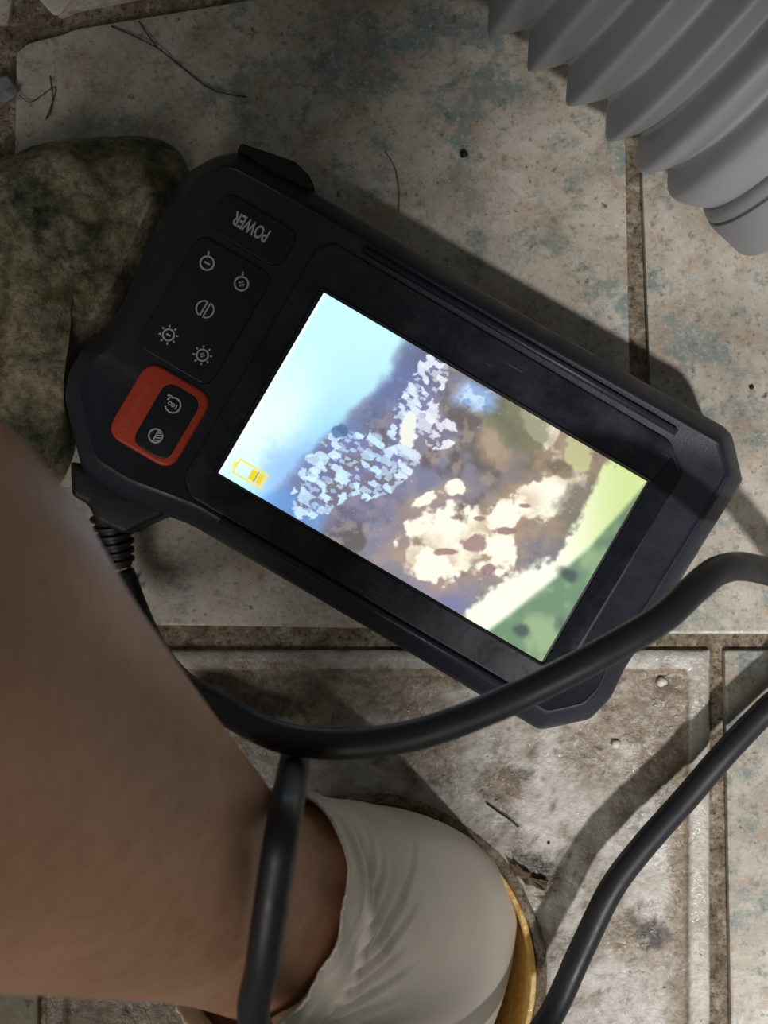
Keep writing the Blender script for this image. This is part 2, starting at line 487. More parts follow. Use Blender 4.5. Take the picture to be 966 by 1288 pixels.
# ------------------------------------------------------------------ handset (inspection camera)
SC = F/(H-0.035)/1000.0      # px per mm at the handset face
ZF = 0.0335
th = math.radians(30.3)
hc = W(545, 600, 0.035)
hand = empty('inspection_camera', (hc.x, hc.y, 0.0), -th)
tag(hand, 'black handheld inspection camera with lit colour screen lying on the tiles', 'inspection camera')
Rm = Matrix.Rotation(th, 3, 'Z')
def UV(u, v): return (u/SC/1000, -v/SC/1000)          # face pixels along/across the handset -> local metres
def PX(px, py, z):                                     # photo pixel at height z -> local metres
    q = Rm @ (W(px, py, z) - Vector((hc.x, hc.y, 0))); return (q.x, q.y)

OUT = [(232, 222, 8), (268, 200, 10), (302, 192, 6), (395, 243, 6), (663, 399, 6), (908, 536, 3), (919, 548, 3), (932, 605, 1.5), (906, 647, 3),
       (831, 768, 6), (783, 843, 6), (768, 876, 5), (741, 904, 4), (678, 918, 4), (600, 872, 6), (480, 800, 6), (240, 660, 8), (160, 630, 8), (106, 597, 8),
       (92, 541, 6), (83, 500, 6), (89, 466, 8), (110, 432, 8), (128, 424, 6), (153, 390, 8), (178, 328, 6), (205, 271, 6)]
P0 = [PX(x, y, 0.022) for x, y, r in OUT]
R0 = [r/4.1/1000*1.6 for x, y, r in OUT]
prof = [(0.006, 0.0004), (0.0022, 0.0012), (0.0004, 0.005), (0.0, 0.012), (0.0, 0.022), (0.0005, 0.0256), (0.0016, 0.0278), (0.0036, 0.0306), (0.0054, 0.0328), (0.0062, 0.0336), (0.0070, 0.0339), (0.0076, ZF)]
bm = bmesh.new(); rings = []
for dd, z in prof:
    Q = round_poly(inset_poly(P0, dd) if dd else P0, R0, 5)
    rings.append([(q.x, q.y, z) for q in Q])
rings_mesh(bm, rings)
obj('body', bm, M_body, hand, sharp=35)

# seam groove bars along both long bumpers
for (a, b) in (((-220, -203), (236, -203)), ((-205, 181), (238, 183))):
    bm = bmesh.new()
    pa, pb = UV(*a), UV(*b)
    tube(bm, [Vector((pa[0], pa[1], ZF+0.0010)), Vector((pb[0], pb[1], ZF+0.0010))], 0.0011, 10)
    obj('edge_rib', bm, M_body, hand)

bz = [(-272, -176), (-256, -192), (236, -190), (270, -160), (270, 150), (244, 176), (-250, 176), (-272, 158)]
bm = bmesh.new(); plate(bm, [UV(*p) for p in bz], 0.0016, ZF-0.0005, 0.0346, 0.0006)
obj('screen_bezel', bm, M_bezel, hand, sharp=40)
bm = bmesh.new(); plate(bm, [UV(*p) for p in ((239, -130), (247, -174), (269, -158), (264, 146), (239, 133))], 0.0006, 0.0342, 0.0349, 0.0003)
o = obj('bezel_end', bm, M_gloss, hand, sharp=40); o['label'] = 'clean glossy black end of the screen bezel'
# slim raised strips of the recess around the screen
bm = bmesh.new()
scr = [(-238, -132), (238, -132), (238, 132), (-238, 132)]
A = [UV(*p) for p in scr]
r_out = round_poly(inset_poly(A, -0.0012), 0.0012, 4); r_mid = round_poly(inset_poly(A, -0.0006), 0.0008, 4); r_in = round_poly(A, 0.0008, 4)
rings_mesh(bm, [[(q.x, q.y, 0.0345) for q in r_out], [(q.x, q.y, 0.0352) for q in r_mid], [(q.x, q.y, 0.0347) for q in r_in]], False, False)
obj('screen_gasket', bm, M_rubber, hand, sharp=30)

# the lit screen picture, one colour per vertex
NU, NV = 400, 224
u = np.linspace(-236, 235, NU); v = np.linspace(-131, 132, NV)
UU, VV = np.meshgrid(u, v)
ct, st = math.cos(th), math.sin(th)
sx = 545 + ct*UU - st*VV; sy = 600 + st*UU + ct*VV
def col(r, g, b): return np.array([r, g, b], float)
def lerp(a, b, t): return a*(1-t[..., None]) + b*t[..., None]
def gblob(cx, cy, rx, ry, rot=0.0, warp=0.5, seed=0, soft=(0.7, 1.1), ws=28):
    dx, dy = sx-cx, sy-cy; c, s = math.cos(rot), math.sin(rot)
    a, b = (dx*c+dy*s)/rx, (-dx*s+dy*c)/ry
    rr = np.sqrt(a*a+b*b) + (fbm(sx/ws, sy/ws, seed+100)-0.5)*2*warp + (fbm(sx/7, sy/7, seed+200)-0.5)*warp*0.9
    return 1-sstep(soft[0], soft[1], rr)
def seg_x(poly_y, xs):   # piecewise-linear curve x(y)
    return np.interp(sy, poly_y, xs)
n1 = fbm(sx/34, sy/34, 1, 5); n2 = fbm(sx/14, sy/14, 2, 4); n3 = fbm(sx/70, sy/70, 3, 3); n4 = fbm(sx/6, sy/6, 4, 3)
img = np.zeros(sx.shape+(3,)) + col(132, 130, 144)
img = lerp(img, col(104, 98, 98), sstep(0.42, 0.62, n1))
img = lerp(img, col(166, 150, 142), sstep(0.48, 0.68, n2)*0.7)
img = lerp(img, col(116, 120, 168), sstep(0.45, 0.7, n3)*0.4*(1-sstep(520, 640, sx)))
img = lerp(img, col(124, 126, 170), gblob(540, 770, 60, 60, 0, 0.4, 44)*0.6)
img = lerp(img, col(120, 112, 96), sstep(560, 700, sx - 0.3*(sy-600))*0.6*(1-sstep(640, 760, sy)))
# warm halos and hot patches
for (cx, cy, rx, ry, rot, sd) in ((565, 680, 62, 44, -0.2, 1), (625, 690, 36, 34, 0.3, 2), (545, 715, 30, 26, 0.2, 3), (690, 622, 52, 34, -0.55, 4),
                                  (640, 645, 34, 20, -0.3, 5), (572, 613, 14, 11, 0, 6), (534, 627, 20, 9, -0.4, 7), (682, 545, 22, 44, -0.5, 8), (725, 570, 20, 26, 0, 9), (620, 560, 16, 24, -0.3, 10)):
    hot = col(255, 250, 228) if cx < 690 or cy > 600 else col(196, 200, 148)
    if sd == 10: hot = col(168, 156, 128)
    img = lerp(img, col(178, 152, 126), gblob(cx, cy, rx*1.4, ry*1.45, rot, 0.45, sd, (0.45, 1.3))*0.55)
    img = lerp(img, hot, gblob(cx, cy, rx, ry, rot, 0.6, sd, (0.68, 0.98), 20)*(0.98 if cy > 600 else 0.75))
for (cx, cy, rx, ry, sd) in ((598, 684, 19, 13, 11), (560, 694, 16, 5, 12), (604, 652, 10, 4, 13), (614, 716, 12, 8, 14), (640, 668, 14, 5, 15), (660, 636, 9, 4, 16)):
    img = lerp(img, col(150, 120, 118), gblob(cx, cy, rx, ry, 0, 0.5, sd, (0.7, 1.0), 14)*0.85)
# olive shadowed corner at the top right
img = lerp(img, col(112, 116, 88), gblob(650, 530, 44, 34, 0.5, 0.4, 21)*0.65)
img = lerp(img, col(122, 118, 104), gblob(735, 640, 34, 40, -0.6, 0.4, 22)*0.7)
img = lerp(img, col(96, 92, 78), gblob(705, 590, 24, 12, 0.4, 0.4, 23)*0.6)
# bright stripe
up = np.interp(sx, [560, 600, 640, 700, 735, 760, 800, 830], [790, 758, 726, 700, 640, 585, 560, 540])
lo = np.interp(sx, [560, 610, 660, 700, 740, 775, 815, 840], [826, 793, 754, 722, 684, 642, 596, 566])
st_ = sstep(-8, 9, sy-up+(n4-0.5)*20+(n2-0.5)*20)
sc_ = lerp(np.zeros(sx.shape+(3,))+col(248, 252, 228), col(206, 222, 152), sstep(690, 790, sx))
img = img*(1-st_[..., None]) + sc_*st_[..., None]
# green water beyond the stripe
gr = sstep(-2, 10, sy-lo - sstep(700, 800, sx)*6)
gcol = lerp(np.zeros(sx.shape+(3,))+col(112, 142, 112), col(150, 176, 134), sstep(0.4, 0.65, fbm(sx/40, sy/40, 9)))
gcol = lerp(gcol, col(88, 108, 84), sstep(720, 815, sx)*0.6)
img = img*(1-gr[..., None]) + gcol*gr[..., None]
for (cx, cy, rx, ry, sd) in ((656, 793, 12, 10, 31), (714, 722, 17, 9, 32), (703, 786, 8, 12, 33)):
    img = lerp(img, col(66, 76, 84), gblob(cx, cy, rx, ry, 0.4, 0.3, sd, (0.4, 1.25), 12)*(0.75 if sd < 33 else 0.4))
# pale blue haze region on the left
bx = np.interp(sy, [360, 440, 480, 520, 560, 600, 650, 690], [560, 500, 482, 440, 400, 360, 330, 300])
bl = 1-sstep(-10, 16, sx-bx+(n2-0.5)*16)
bcol = lerp(np.zeros(sx.shape+(3,))+col(196, 240, 255), col(150, 206, 252), sstep(-20, 100, sx-bx+110)*sstep(400, 640, sy))
bcol = lerp(bcol, col(228, 255, 255), gblob(330, 540, 60, 120, 0.5, 0.1, 41, (0.2, 1.2))*0.9)
bcol = lerp(bcol, col(150, 190, 240), gblob(375, 590, 60, 50, 0, 0.3, 42, (0.2, 1.2))*0.8)
img = img*(1-bl[..., None]) + bcol*bl[..., None]
# blue-violet shading next to the haze
img = lerp(img, col(104, 130, 192), (1-bl)*(1-sstep(10, 80, sx-bx))*0.55)
img = lerp(img, col(104, 160, 224), gblob(365, 650, 46, 40, 0.6, 0.3, 43)*0.7)
# crystals: blocky cells
def cells(px_, size, rot, seed, stretch=1.0):
    c, s = math.cos(rot), math.sin(rot)
    a = (sx*c+sy*s)/size/stretch; b = (-sx*s+sy*c)/size
    ai, bi = np.floor(a).astype(int), np.floor(b).astype(int)
    best = np.full(sx.shape, 1e9); val = np.zeros(sx.shape)
    for i in (-1, 0, 1):
        for j in (-1, 0, 1):
            h = lambda k: (np.sin((ai+i)*127.1+(bi+j)*311.7+k*74.7+seed)*43758.5453) % 1.0
            q = np.maximum(np.abs(ai+i+h(1)-a), np.abs(bi+j+h(2)-b)*1.1)
            m_ = q < best
            best = np.where(m_, q, best); val = np.where(m_, h(3), val)
    return val, best
band = np.maximum.reduce([gblob(430, 585, 62, 40, -0.65, 0.35, 51), gblob(405, 620, 52, 26, -0.6, 0.35, 52), gblob(520, 520, 30, 56, 0.35, 0.35, 53),
                          gblob(545, 470, 20, 26, 0.3, 0.3, 54), gblob(490, 590, 50, 24, -0.7, 0.35, 55), gblob(552, 545, 24, 22, 0, 0.3, 57)*0.7])
v1, q1 = cells(0, 8.5, 0.62, 3.3, 1.35); v2, q2 = cells(0, 5.0, 0.55, 8.1, 1.4)
img = lerp(img, col(150, 186, 240), gblob(598, 498, 30, 22, 0.5, 0.5, 56, (0.2, 1.2))*0.8)
img = lerp(img, col(206, 228, 250), gblob(596, 500, 26, 20, 0.5, 0.6, 57, (0.3, 1.1), 12)*sstep(0.5, 0.6, n2)*0.8)
v3, q3 = cells(0, 13.0, 0.5, 5.7, 1.3)
k3 = (v3 > 0.78)*sstep(0.4, 0.6, band)*(q3 < 0.6)
k1 = (v1 > 0.60)*sstep(0.25, 0.45, band)*(q1 < 0.62)
k2 = (v2 > 0.60)*sstep(0.2, 0.5, band)*(q2 < 0.6)
ccol = lerp(np.zeros(sx.shape+(3,))+col(196, 226, 250), col(222, 222, 232), sstep(470, 560, sx))
ccol = ccol*(0.86+0.2*v1)[..., None]
img = lerp(img, col(124, 128, 186), band*0.45)
img = lerp(img, col(122, 112, 112), sstep(0.5, 0.62, fbm(sx/20, sy/20, 90))*band*0.6)
kk = np.clip(k1*0.92+k2*0.75+k3*0.95, 0, 1)
img = lerp(img, np.clip(ccol, 0, 255), kk)
img = lerp(img, col(232, 236, 226), gblob(514, 538, 13, 24, 0.2, 0.5, 58, (0.7, 0.9), 10))
img = lerp(img, col(70, 110, 150), gblob(428, 543, 12, 10, 0, 0.3, 59, (0.7, 0.95), 10)*0.8)
pts = (fbm(sx/3.4, sy/3.4, 70, 2) > 0.90)*(1-bl)*(1-st_)*(1-gr)
img = lerp(img, col(150, 180, 250), pts*0.8)
# screen edge brightening on the left border, battery symbol
img = lerp(img, col(250, 255, 255), (1-sstep(-236, -230, UU))*0.8)
def rectm(u0, u1, v0, v1): return (UU > u0) & (UU < u1) & (VV > v0) & (VV < v1)
bu, bv = -205.0, 112.0
yl = col(232, 208, 40)
L = lambda x, y: (x, y)
frame = rectm(-222, -180, 102, 123) & ~rectm(-219.5, -182.5, 104.5, 120.5)
img[rectm(-226, -222, 108, 117)] = col(226, 232, 120)
img[frame] = col(236, 222, 90)
img[rectm(-201, -193, 105, 120)] = yl
img[rectm(-191, -183, 105.5, 119.5)] = yl
img[rectm(-193, -191.6, 105, 120)] = col(120, 120, 60)
img = np.clip(img, 0, 255)
lin = np.where(img/255 <= 0.04045, img/255/12.92, ((img/255+0.055)/1.055)**2.4)
verts = np.stack([UU/SC/1000, -VV/SC/1000, np.full(UU.shape, 0.03478)], -1).reshape(-1, 3)
idx = np.arange(NU*NV).reshape(NV, NU)
quads = np.stack([idx[1:, :-1], idx[1:, 1:], idx[:-1, 1:], idx[:-1, :-1]], -1).reshape(-1, 4)
me = bpy.data.meshes.new('screen'); me.from_pydata(verts.tolist(), [], quads.tolist()); me.update()
ca = me.color_attributes.new('picture', 'FLOAT_COLOR', 'POINT')
ca.data.foreach_set('color', np.concatenate([lin.reshape(-1, 3), np.ones((NU*NV, 1))], 1).astype(np.float32).ravel())
ms = mat('lit_screen', (0.01, 0.01, 0.012, 1), 0.25)
nt = NT(ms); nt.set('Emission Color', nt.attr('picture')); nt.b.inputs['Emission Strength'].default_value = 1.14
o = link('screen', me, ms, hand); o['label'] = 'lit screen showing pale crystals and rust with yellow battery symbol'

# buttons
def rrect(cu, cv, hu, hv): return [UV(cu-hu, cv-hv), UV(cu+hu, cv-hv), UV(cu+hu, cv+hv), UV(cu-hu, cv+hv)]
def button(name, cu, cv, hu, hv, r, h, m, bev=0.0006):
    bm = bmesh.new(); plate(bm, rrect(cu, cv, hu, hv), r, ZF-0.0004, ZF+h, bev)
    return obj(name, bm, m, hand, sharp=50)
power = button('power_button', -354, -154, 54, 27, 0.0042, 0.0008, M_key)
keypad = button('keypad', -355, -36, 54, 82, 0.0042, 0.0008, M_key)
red = button('button_surround', -337, 107, 48, 54, 0.0052, 0.0011, M_red, 0.0009); red['label'] = 'orange red button surround'
mode = button('mode_button', -325, 109, 26.5, 45.5, 0.0040, 0.0014, M_key)

def sym_base(cu, cv, z):
    x, y = UV(cu, cv); return x, y, z
def s_ring(bm, cx, cy, r, w, z, a0=0.0, a1=2*PI, n=28):
    full = abs(a1-a0-2*PI) < 1e-6
    A = [a0+(a1-a0)*k/n for k in range(n if full else n+1)]
    rg = []
    for rr, zz in ((r-w/2, z-0.0001), (r-w/2, z), (r+w/2, z), (r+w/2, z-0.0001)):
        rg.append([(cx+math.cos(a)*rr, cy+math.sin(a)*rr, zz) for a in A])
    rings_mesh(bm, rg, False, False, closed=full)
def s_bar(bm, cx, cy, dx, dy, L, w, z):
    d_ = Vector((dx, dy)).normalized(); p = Vector((-d_.y, d_.x)); c = Vector((cx, cy))
    q = [c-d_*L/2-p*w/2, c+d_*L/2-p*w/2, c+d_*L/2+p*w/2, c-d_*L/2+p*w/2]
    rings_mesh(bm, [[(k.x, k.y, z-0.0001) for k in q], [(k.x, k.y, z) for k in q]], False, True)
pxm = 1/SC/1000
zk = ZF+0.00088
def symbol(kind, cu, cv, parent, z):
    bm = bmesh.new(); x, y = UV(cu, cv); w = 2.3*pxm
    if kind in ('zoom_out', 'zoom_in'):
        s_ring(bm, x, y, 8.6*pxm, w, z)
        s_bar(bm, x, y, 1, 0, 8*pxm, w, z)
        if kind == 'zoom_in': s_bar(bm, x, y, 0, 1, 8*pxm, w, z)
        s_bar(bm, x-4.6*pxm, y+11.2*pxm, -0.38, 0.92, 6*pxm, w, z)
    elif kind in ('dim', 'bright'):
        s_ring(bm, x, y, 7.2*pxm, 2.0*pxm, z)
        s_bar(bm, x, y, 1, 0, 6*pxm, w, z)
        if kind == 'bright': s_bar(bm, x, y, 0, 1, 6*pxm, w, z)
        for k in range(8):
            a = k*PI/4+PI/8
            s_bar(bm, x+math.cos(a)*11*pxm, y+math.sin(a)*11*pxm, math.cos(a), math.sin(a), 3*pxm, 2*pxm, z)
    elif kind == 'flip':
        s_ring(bm, x-1.2*pxm, y, 10*pxm, 2*pxm, z, PI/2+0.1, 3*PI/2-0.1, 18)
        s_ring(bm, x+1.2*pxm, y, 10*pxm, 2*pxm, z, -PI/2+0.1, PI/2-0.1, 18)
        s_bar(bm, x-1.8*pxm, y, 0, 1, 20*pxm, 2*pxm, z); s_bar(bm, x+2.4*pxm, y, 0, 1, 20*pxm, 2*pxm, z)
    elif kind == 'turn':
        s_ring(bm, x, y, 9.6*pxm, 2*pxm, z, -PI*0.80, PI*0.72, 30)
        s_bar(bm, x-8.6*pxm, y+5.4*pxm, 0.3, 1, 6*pxm, 2.4*pxm, z); s_bar(bm, x-9.6*pxm, y+8.4*pxm, 1, 0.2, 6*pxm, 2.4*pxm, z)
        for k, dx in enumerate((-4.5, 0, 4.5)):
            if k: s_ring(bm, x+(-dx)*pxm, y, 2.0*pxm, 1.3*pxm, z, n=12)
            else: s_bar(bm, x+4.6*pxm, y, 0, 1, 6*pxm, 1.5*pxm, z)
    elif kind == 'hatch':
        s_ring(bm, x, y, 8.6*pxm, 2*pxm, z)
        s_bar(bm, x, y, 0, 1, 15*pxm, 1.8*pxm, z)
        for k in (-4.5, -1, 2.5, 5.5): s_bar(bm, x+3.6*pxm, y+k*pxm, 0.9, 0.35, 7*pxm, 1.6*pxm, z)
    obj('button_symbol', bm, M_print, parent, smooth=False)
symbol('zoom_out', -382, -89, keypad, zk); symbol('zoom_in', -331.6, -88.4, keypad, zk)
symbol('flip', -355, -37.5, keypad, zk)
symbol('dim', -378.4, 13.6, keypad, zk); symbol('bright', -328.6, 14.1, keypad, zk)
symbol('turn', -328.3, 87.2, mode, ZF+0.00148); symbol('hatch', -327.7, 131.4, mode, ZF+0.00148)

def lettering(text, cu, cv, size, sxk, rot, z, m, parent, spacing=1.0, bold=0.0):
    cu_ = bpy.data.curves.new('lettering', 'FONT'); cu_.body = text
    cu_.size = size; cu_.align_x = 'CENTER'; cu_.align_y = 'CENTER'
    cu_.extrude = 0.00004; cu_.space_character = spacing; cu_.offset = bold; cu_.resolution_u = 3
    t = bpy.data.objects.new('tmp_text', cu_); C.objects.link(t)
    dg = bpy.context.evaluated_depsgraph_get(); dg.update()
    me = bpy.data.meshes.new_from_object(t.evaluated_get(dg))
    bpy.data.objects.remove(t); bpy.data.curves.remove(cu_)
    x, y = UV(cu, cv)
    me.transform(Matrix.Translation((x, y, z)) @ Matrix.Rotation(rot, 4, 'Z') @ Matrix.Diagonal((sxk, 1, 1, 1)))
    return link('lettering', me, m, parent, smooth=False)
lettering('POWER', -357, -157, 24*pxm, 0.60, PI, zk, M_print, power, 1.0, 0.00014)
lettering('C50', -369, 138, 15*pxm, 0.62, PI/2, ZF+0.00112, M_redtxt, red)
lettering('Endoscope', -369, 101, 11*pxm, 0.78, PI/2, ZF+0.00112, M_redtxt, red)

# rubber port flap on the long edge
bm = bmesh.new()
fl = [PX(x, y, 0.022) for x, y in ((300, 196), (306, 186), (373, 209), (390, 226), (397, 240), (390, 246), (345, 226))]
plate(bm, fl, 0.0008, 0.012, 0.028, 0.001)
obj('port_cover', bm, M_rubber, hand, sharp=40)
# cable socket and strain relief
bm = bmesh.new()
so = [PX(x, y, 0.016) for x, y in ((97, 580), (98, 624), (118, 634), (128, 655), (165, 672), (185, 660), (213, 648), (220, 630), (160, 610))]
plate(bm, so, 0.002, 0.006, 0.026, 0.002)
obj('cable_socket', bm, M_rubber, hand, sharp=45)
sr0 = Vector((*PX(140, 648, 0.016), 0.016)); sr1 = Vector((*PX(152, 712, 0.012), 0.012))
sr = empty('strain_relief', (0, 0, 0)); sr.parent = hand
bm = bmesh.new(); pts = []; rad = []
for k in range(36):
    t = k/35; pts.append(sr0.lerp(sr1, t)); rad.append((0.0068-0.0024*t)*(1.0 if (k % 6) < 3 else 0.80))
tube(bm, pts, rad, 18)
bpy.data.objects.remove(sr)
obj('strain_relief', bm, M_rubber, hand, sharp=40)

# ------------------------------------------------------------------ person: forearm into gloved hand
def WS(px, py, z): return W(px, py, z)
sec = [  # centre, half width, half thickness
    (WS(288, 1135, 0.083), 0.0272, 0.0230),
    (WS(386, 1156, 0.053), 0.0330, 0.0225),
    (WS(470, 1188, 0.027), 0.0395, 0.0205),
    (WS(562, 1230, -0.003), 0.0415, 0.0175)]
s2 = WS(30, 995, 0.1565); s1 = sec[0][0]
ax = (s2-s1).normalized()
def fore(t): return (s1+ax*t, 0.0272+0.122*t+0.27*t*t, (0.0272+0.122*t+0.27*t*t)*0.845)
sec = [(s1+ax*0.245, 0.0440, 0.040), (s1+ax*0.20, 0.0500, 0.045)] + [fore(t) for t in (0.15, 0.11, 0.075, 0.037)] + sec
bm = bmesh.new()
cen = catmull([s[0] for s in sec], 6); hw = catmull([(s[1], s[2], 0) for s in sec], 6)
rings = []; SEG = 40
hdir = (sec[-1][0]-sec[-3][0]).normalized()
wv = Vector((0.424, 0.906, 0)).normalized(); wk = Vector((0.10, 0.99, 0)).normalized()
for i, c in enumerate(cen):
    t = (cen[min(i+1, len(cen)-1)]-cen[max(i-1, 0)]).normalized()
    turn = max(0.0, min(1.0, (i-6*6)/(len(cen)-1-6*6)))
    wi = wv.lerp(wk, turn)
    wdir = (wi - t*wi.dot(t)).normalized(); nd = wdir.cross(t)
    if nd.z < 0: nd = -nd
    rings.append([c + wdir*hw[i].x*math.cos(2*PI*k/SEG) + nd*hw[i].y*math.sin(2*PI*k/SEG) for k in range(SEG)])
# rounded knuckle end
t = hdir; c = cen[-1]; wdir = (wk - t*wk.dot(t)).normalized(); nd = wdir.cross(t)
if nd.z < 0: nd = -nd
for f, e in ((0.94, 0.006), (0.78, 0.011), (0.5, 0.0145)):
    rings.append([c + t*e + wdir*hw[-1].x*f*math.cos(2*PI*k/SEG) + nd*hw[-1].y*f*math.sin(2*PI*k/SEG) for k in range(SEG)])
rings_mesh(bm, rings)
def capsule_chain(bm, pts, rads):
    P = catmull(pts, 6); Rr = [r.x for r in catmull([(r, 0, 0) for r in rads], 6)]
    d0 = (P[0]-P[1]).normalized(); d1 = (P[-1]-P[-2]).normalized()
    P = [P[0]+d0*Rr[0]*0.9] + [P[0]+d0*Rr[0]*0.6] + P + [P[-1]+d1*Rr[-1]*0.6, P[-1]+d1*Rr[-1]*0.9]
    Rr = [Rr[0]*0.4, Rr[0]*0.8] + Rr + [Rr[-1]*0.8, Rr[-1]*0.4]
    tube(bm, P, Rr, 16)
hh = Vector((0.97, -0.12, 0)).normalized()
kn = sec[-1][0]
for off, ln, sp in ((0.0265, 0.92, 0.019), (0.0095, 1.0, 0.0068), (-0.0085, 0.95, -0.006), (-0.0255, 0.8, -0.018)):
    root = kn + wdir*off*0.6 - hdir*0.012
    k0 = kn + wdir*off + hdir*0.004 - nd*0.002
    p1 = Vector((DC.x, DC.y, 0)) + hh*0.030 + wdir*sp; p1.z = -0.040*ln
    p2 = Vector((DC.x, DC.y, 0)) + hh*0.016 + wdir*sp*0.9; p2.z = -0.064*ln
    p3 = Vector((DC.x, DC.y, 0)) + hh*0.002 + wdir*sp*0.8; p3.z = -0.082*ln
    capsule_chain(bm, [root, k0, p1, p2, p3], [0.0105, 0.0108, 0.0092, 0.0082, 0.0068])
# thumb leaves the side of the palm near its base
tb = sec[-3][0] - wdir*0.020 - nd*0.006
capsule_chain(bm, [tb, tb - wdir*0.014 + hdir*0.014 - nd*0.014, Vector((DC.x, DC.y, 0)) - hh*0.014 - wdir*0.020 + Vector((0, 0, -0.012)), Vector((DC.x, DC.y, 0)) - hh*0.004 - wdir*0.012 + Vector((0, 0, -0.045))],
              [0.0135, 0.0125, 0.0100, 0.0080])
# union into one continuous skin
me = bpy.data.meshes.new('tmp'); bm.to_mesh(me); bm.free()
tmp = bpy.data.objects.new('tmp', me); C.objects.link(tmp)
md = tmp.modifiers.new('r', 'REMESH'); md.mode = 'VOXEL'; md.voxel_size = 0.0018; md.use_smooth_shade = True
md = tmp.modifiers.new('s', 'SMOOTH'); md.factor = 0.6; md.iterations = 14
dg = bpy.context.evaluated_depsgraph_get(); dg.update()
arm_me = bpy.data.meshes.new_from_object(tmp.evaluated_get(dg)); arm_me.name = 'forearm_and_hand'
bpy.data.objects.remove(tmp)
person = empty('person', (sec[-2][0].x, sec[-2][0].y, 0))
tag(person, "person's bare forearm reaching down, hand in a thin white glove pushed into the drain", 'person')
ofs = Vector(person.location)
glove_bm = bmesh.new(); glove_bm.from_mesh(arm_me)
arm_bvh = BVHTree.FromBMesh(glove_bm)
arm_me.transform(Matrix.Translation(-ofs))
arm_o = link('arm', arm_me, M_skin, person)

# glove: shell over the hand with gathered cuff folds
wr = WS(318, 1128, 0.070)
pn = Vector((0.85*0.66, -0.53*0.66, -0.75)).normalized()
geom = glove_bm.verts[:]+glove_bm.edges[:]+glove_bm.faces[:]
bmesh.ops.bisect_plane(glove_bm, geom=geom, plane_co=wr, plane_no=pn, clear_inner=True)
bmesh.ops.subdivide_edges(glove_bm, edges=[e for e in glove_bm.edges if (e.verts[0].co-wr).dot(pn) < 0.055], cuts=1, use_grid_fill=True)
glove_bm.normal_update()
cr = pn.cross(wv).normalized(); ww = cr.cross(pn).normalized()
gv = list(glove_bm.verts); nrm = [v.normal.copy() for v in gv]
def foldline(s, l, s0, l0, ang, width, amp, length):
    c_, s_ = math.cos(ang), math.sin(ang)
    a = (s-s0)*c_ + (l-l0)*s_; b = -(s-s0)*s_ + (l-l0)*c_
    if a < -0.004 or a > length: return 0.0
    e = min(1, (a+0.004)/0.008)*min(1, (length-a)/(0.35*length))
    return amp*e*(math.exp(-(b/width)**2) - 0.55*math.exp(-((b-1.7*width)/(1.4*width))**2))
FOLDS = []
rr = random.Random(11)
for k in range(9):
    FOLDS.append((-0.002+0.001*k, -0.036+0.002*k, 0.30+0.125*k, 0.0011+0.0004*rr.random(), 0.0013+0.0008*rr.random(), 0.050+0.02*rr.random()))
for k in range(5):
    FOLDS.append((0.004+0.004*k, 0.030-0.006*k, -0.9-0.18*k, 0.0011, 0.0013, 0.030))
for v, nn in zip(gv, nrm):
    q = v.co-wr; s = q.dot(pn); l = q.dot(ww)
    w_ = 0.0012 + 0.0022*math.exp(-max(s, 0)/0.006) + 0.0010*math.exp(-max(s, 0)/0.03)
    fo = sum(foldline(s, l, *f) for f in FOLDS)
    fo += 0.0007*math.exp(-max(s, 0)/0.02)*math.sin(l*420+s*260)
    low = max(0.0, -(l+0.012))/0.02
    v.co = v.co + nn*(w_+fo*0.85+0.0025*min(low, 1.2)*math.exp(-max(s, 0)/0.012))
# rolled cuff edge
be = [e for e in glove_bm.edges if e.is_boundary]
for v in {v for e in be for v in e.verts}: v.co += v.normal*0.0006
gme = bpy.data.meshes.new('glove'); glove_bm.to_mesh(gme); glove_bm.free()
gme.transform(Matrix.Translation(-ofs))
glove = link('glove', gme, M_glove, person); glove['label'] = 'thin white glove with loose wrinkled cuff'
sm = glove.modifiers.new('sm', 'SMOOTH'); sm.factor = 0.5; sm.iterations = 2
so_ = glove.modifiers.new('so', 'SOLIDIFY'); so_.thickness = 0.0007; so_.offset = 1.0

# ------------------------------------------------------------------ probe cable (one long loop)
def on_arm(px_, py_, lift):
    o_ = Vector((0, 0, H)); d_ = (W(px_, py_, 0)-o_).normalized()
    hit, nn, i, dd = arm_bvh.ray_cast(o_, d_)
    if hit is None: return None
    for k in range(80):
        p = o_ + d_*(dd-k*0.0005)
        if arm_bvh.find_nearest(p)[3] >= lift: return p
    return p
CR = 0.0040
pts = [W(153.6, 721, 0.0112), W(172, 770, 0.014), W(196, 820, 0.030), W(228, 860, 0.052), W(283, 893, 0.074), W(350, 926, 0.088), W(430, 936, 0.093), W(520, 925, 0.094),
       W(612, 893, 0.096), W(700, 852, 0.096), W(770, 815, 0.094), W(832, 778, 0.090), W(872, 742, 0.084), W(905, 717, 0.074), W(945, 714, 0.058), W(1000, 735, 0.040), W(1040, 790, 0.020),
       W(1015, 850, 0.012), W(966, 891, 0.010), W(913, 946, 0.011), W(863, 1004, 0.0115), W(808, 1066, 0.0135), W(768, 1120, 0.0148), W(731, 1196, 0.0155), W(689, 1284, 0.0185),
       W(632, 1352, 0.034), W(560, 1388, 0.050), W(470, 1392, 0.066), W(385, 1368, 0.080)]
for (x, y, l) in ((322, 1292, .0088), (331, 1210, .0064), (346, 1105, .0056), (358, 1030, .0062), (365, 992, .0058)):
    q = on_arm(x, y, l)
    if q is not None: pts.append(q)
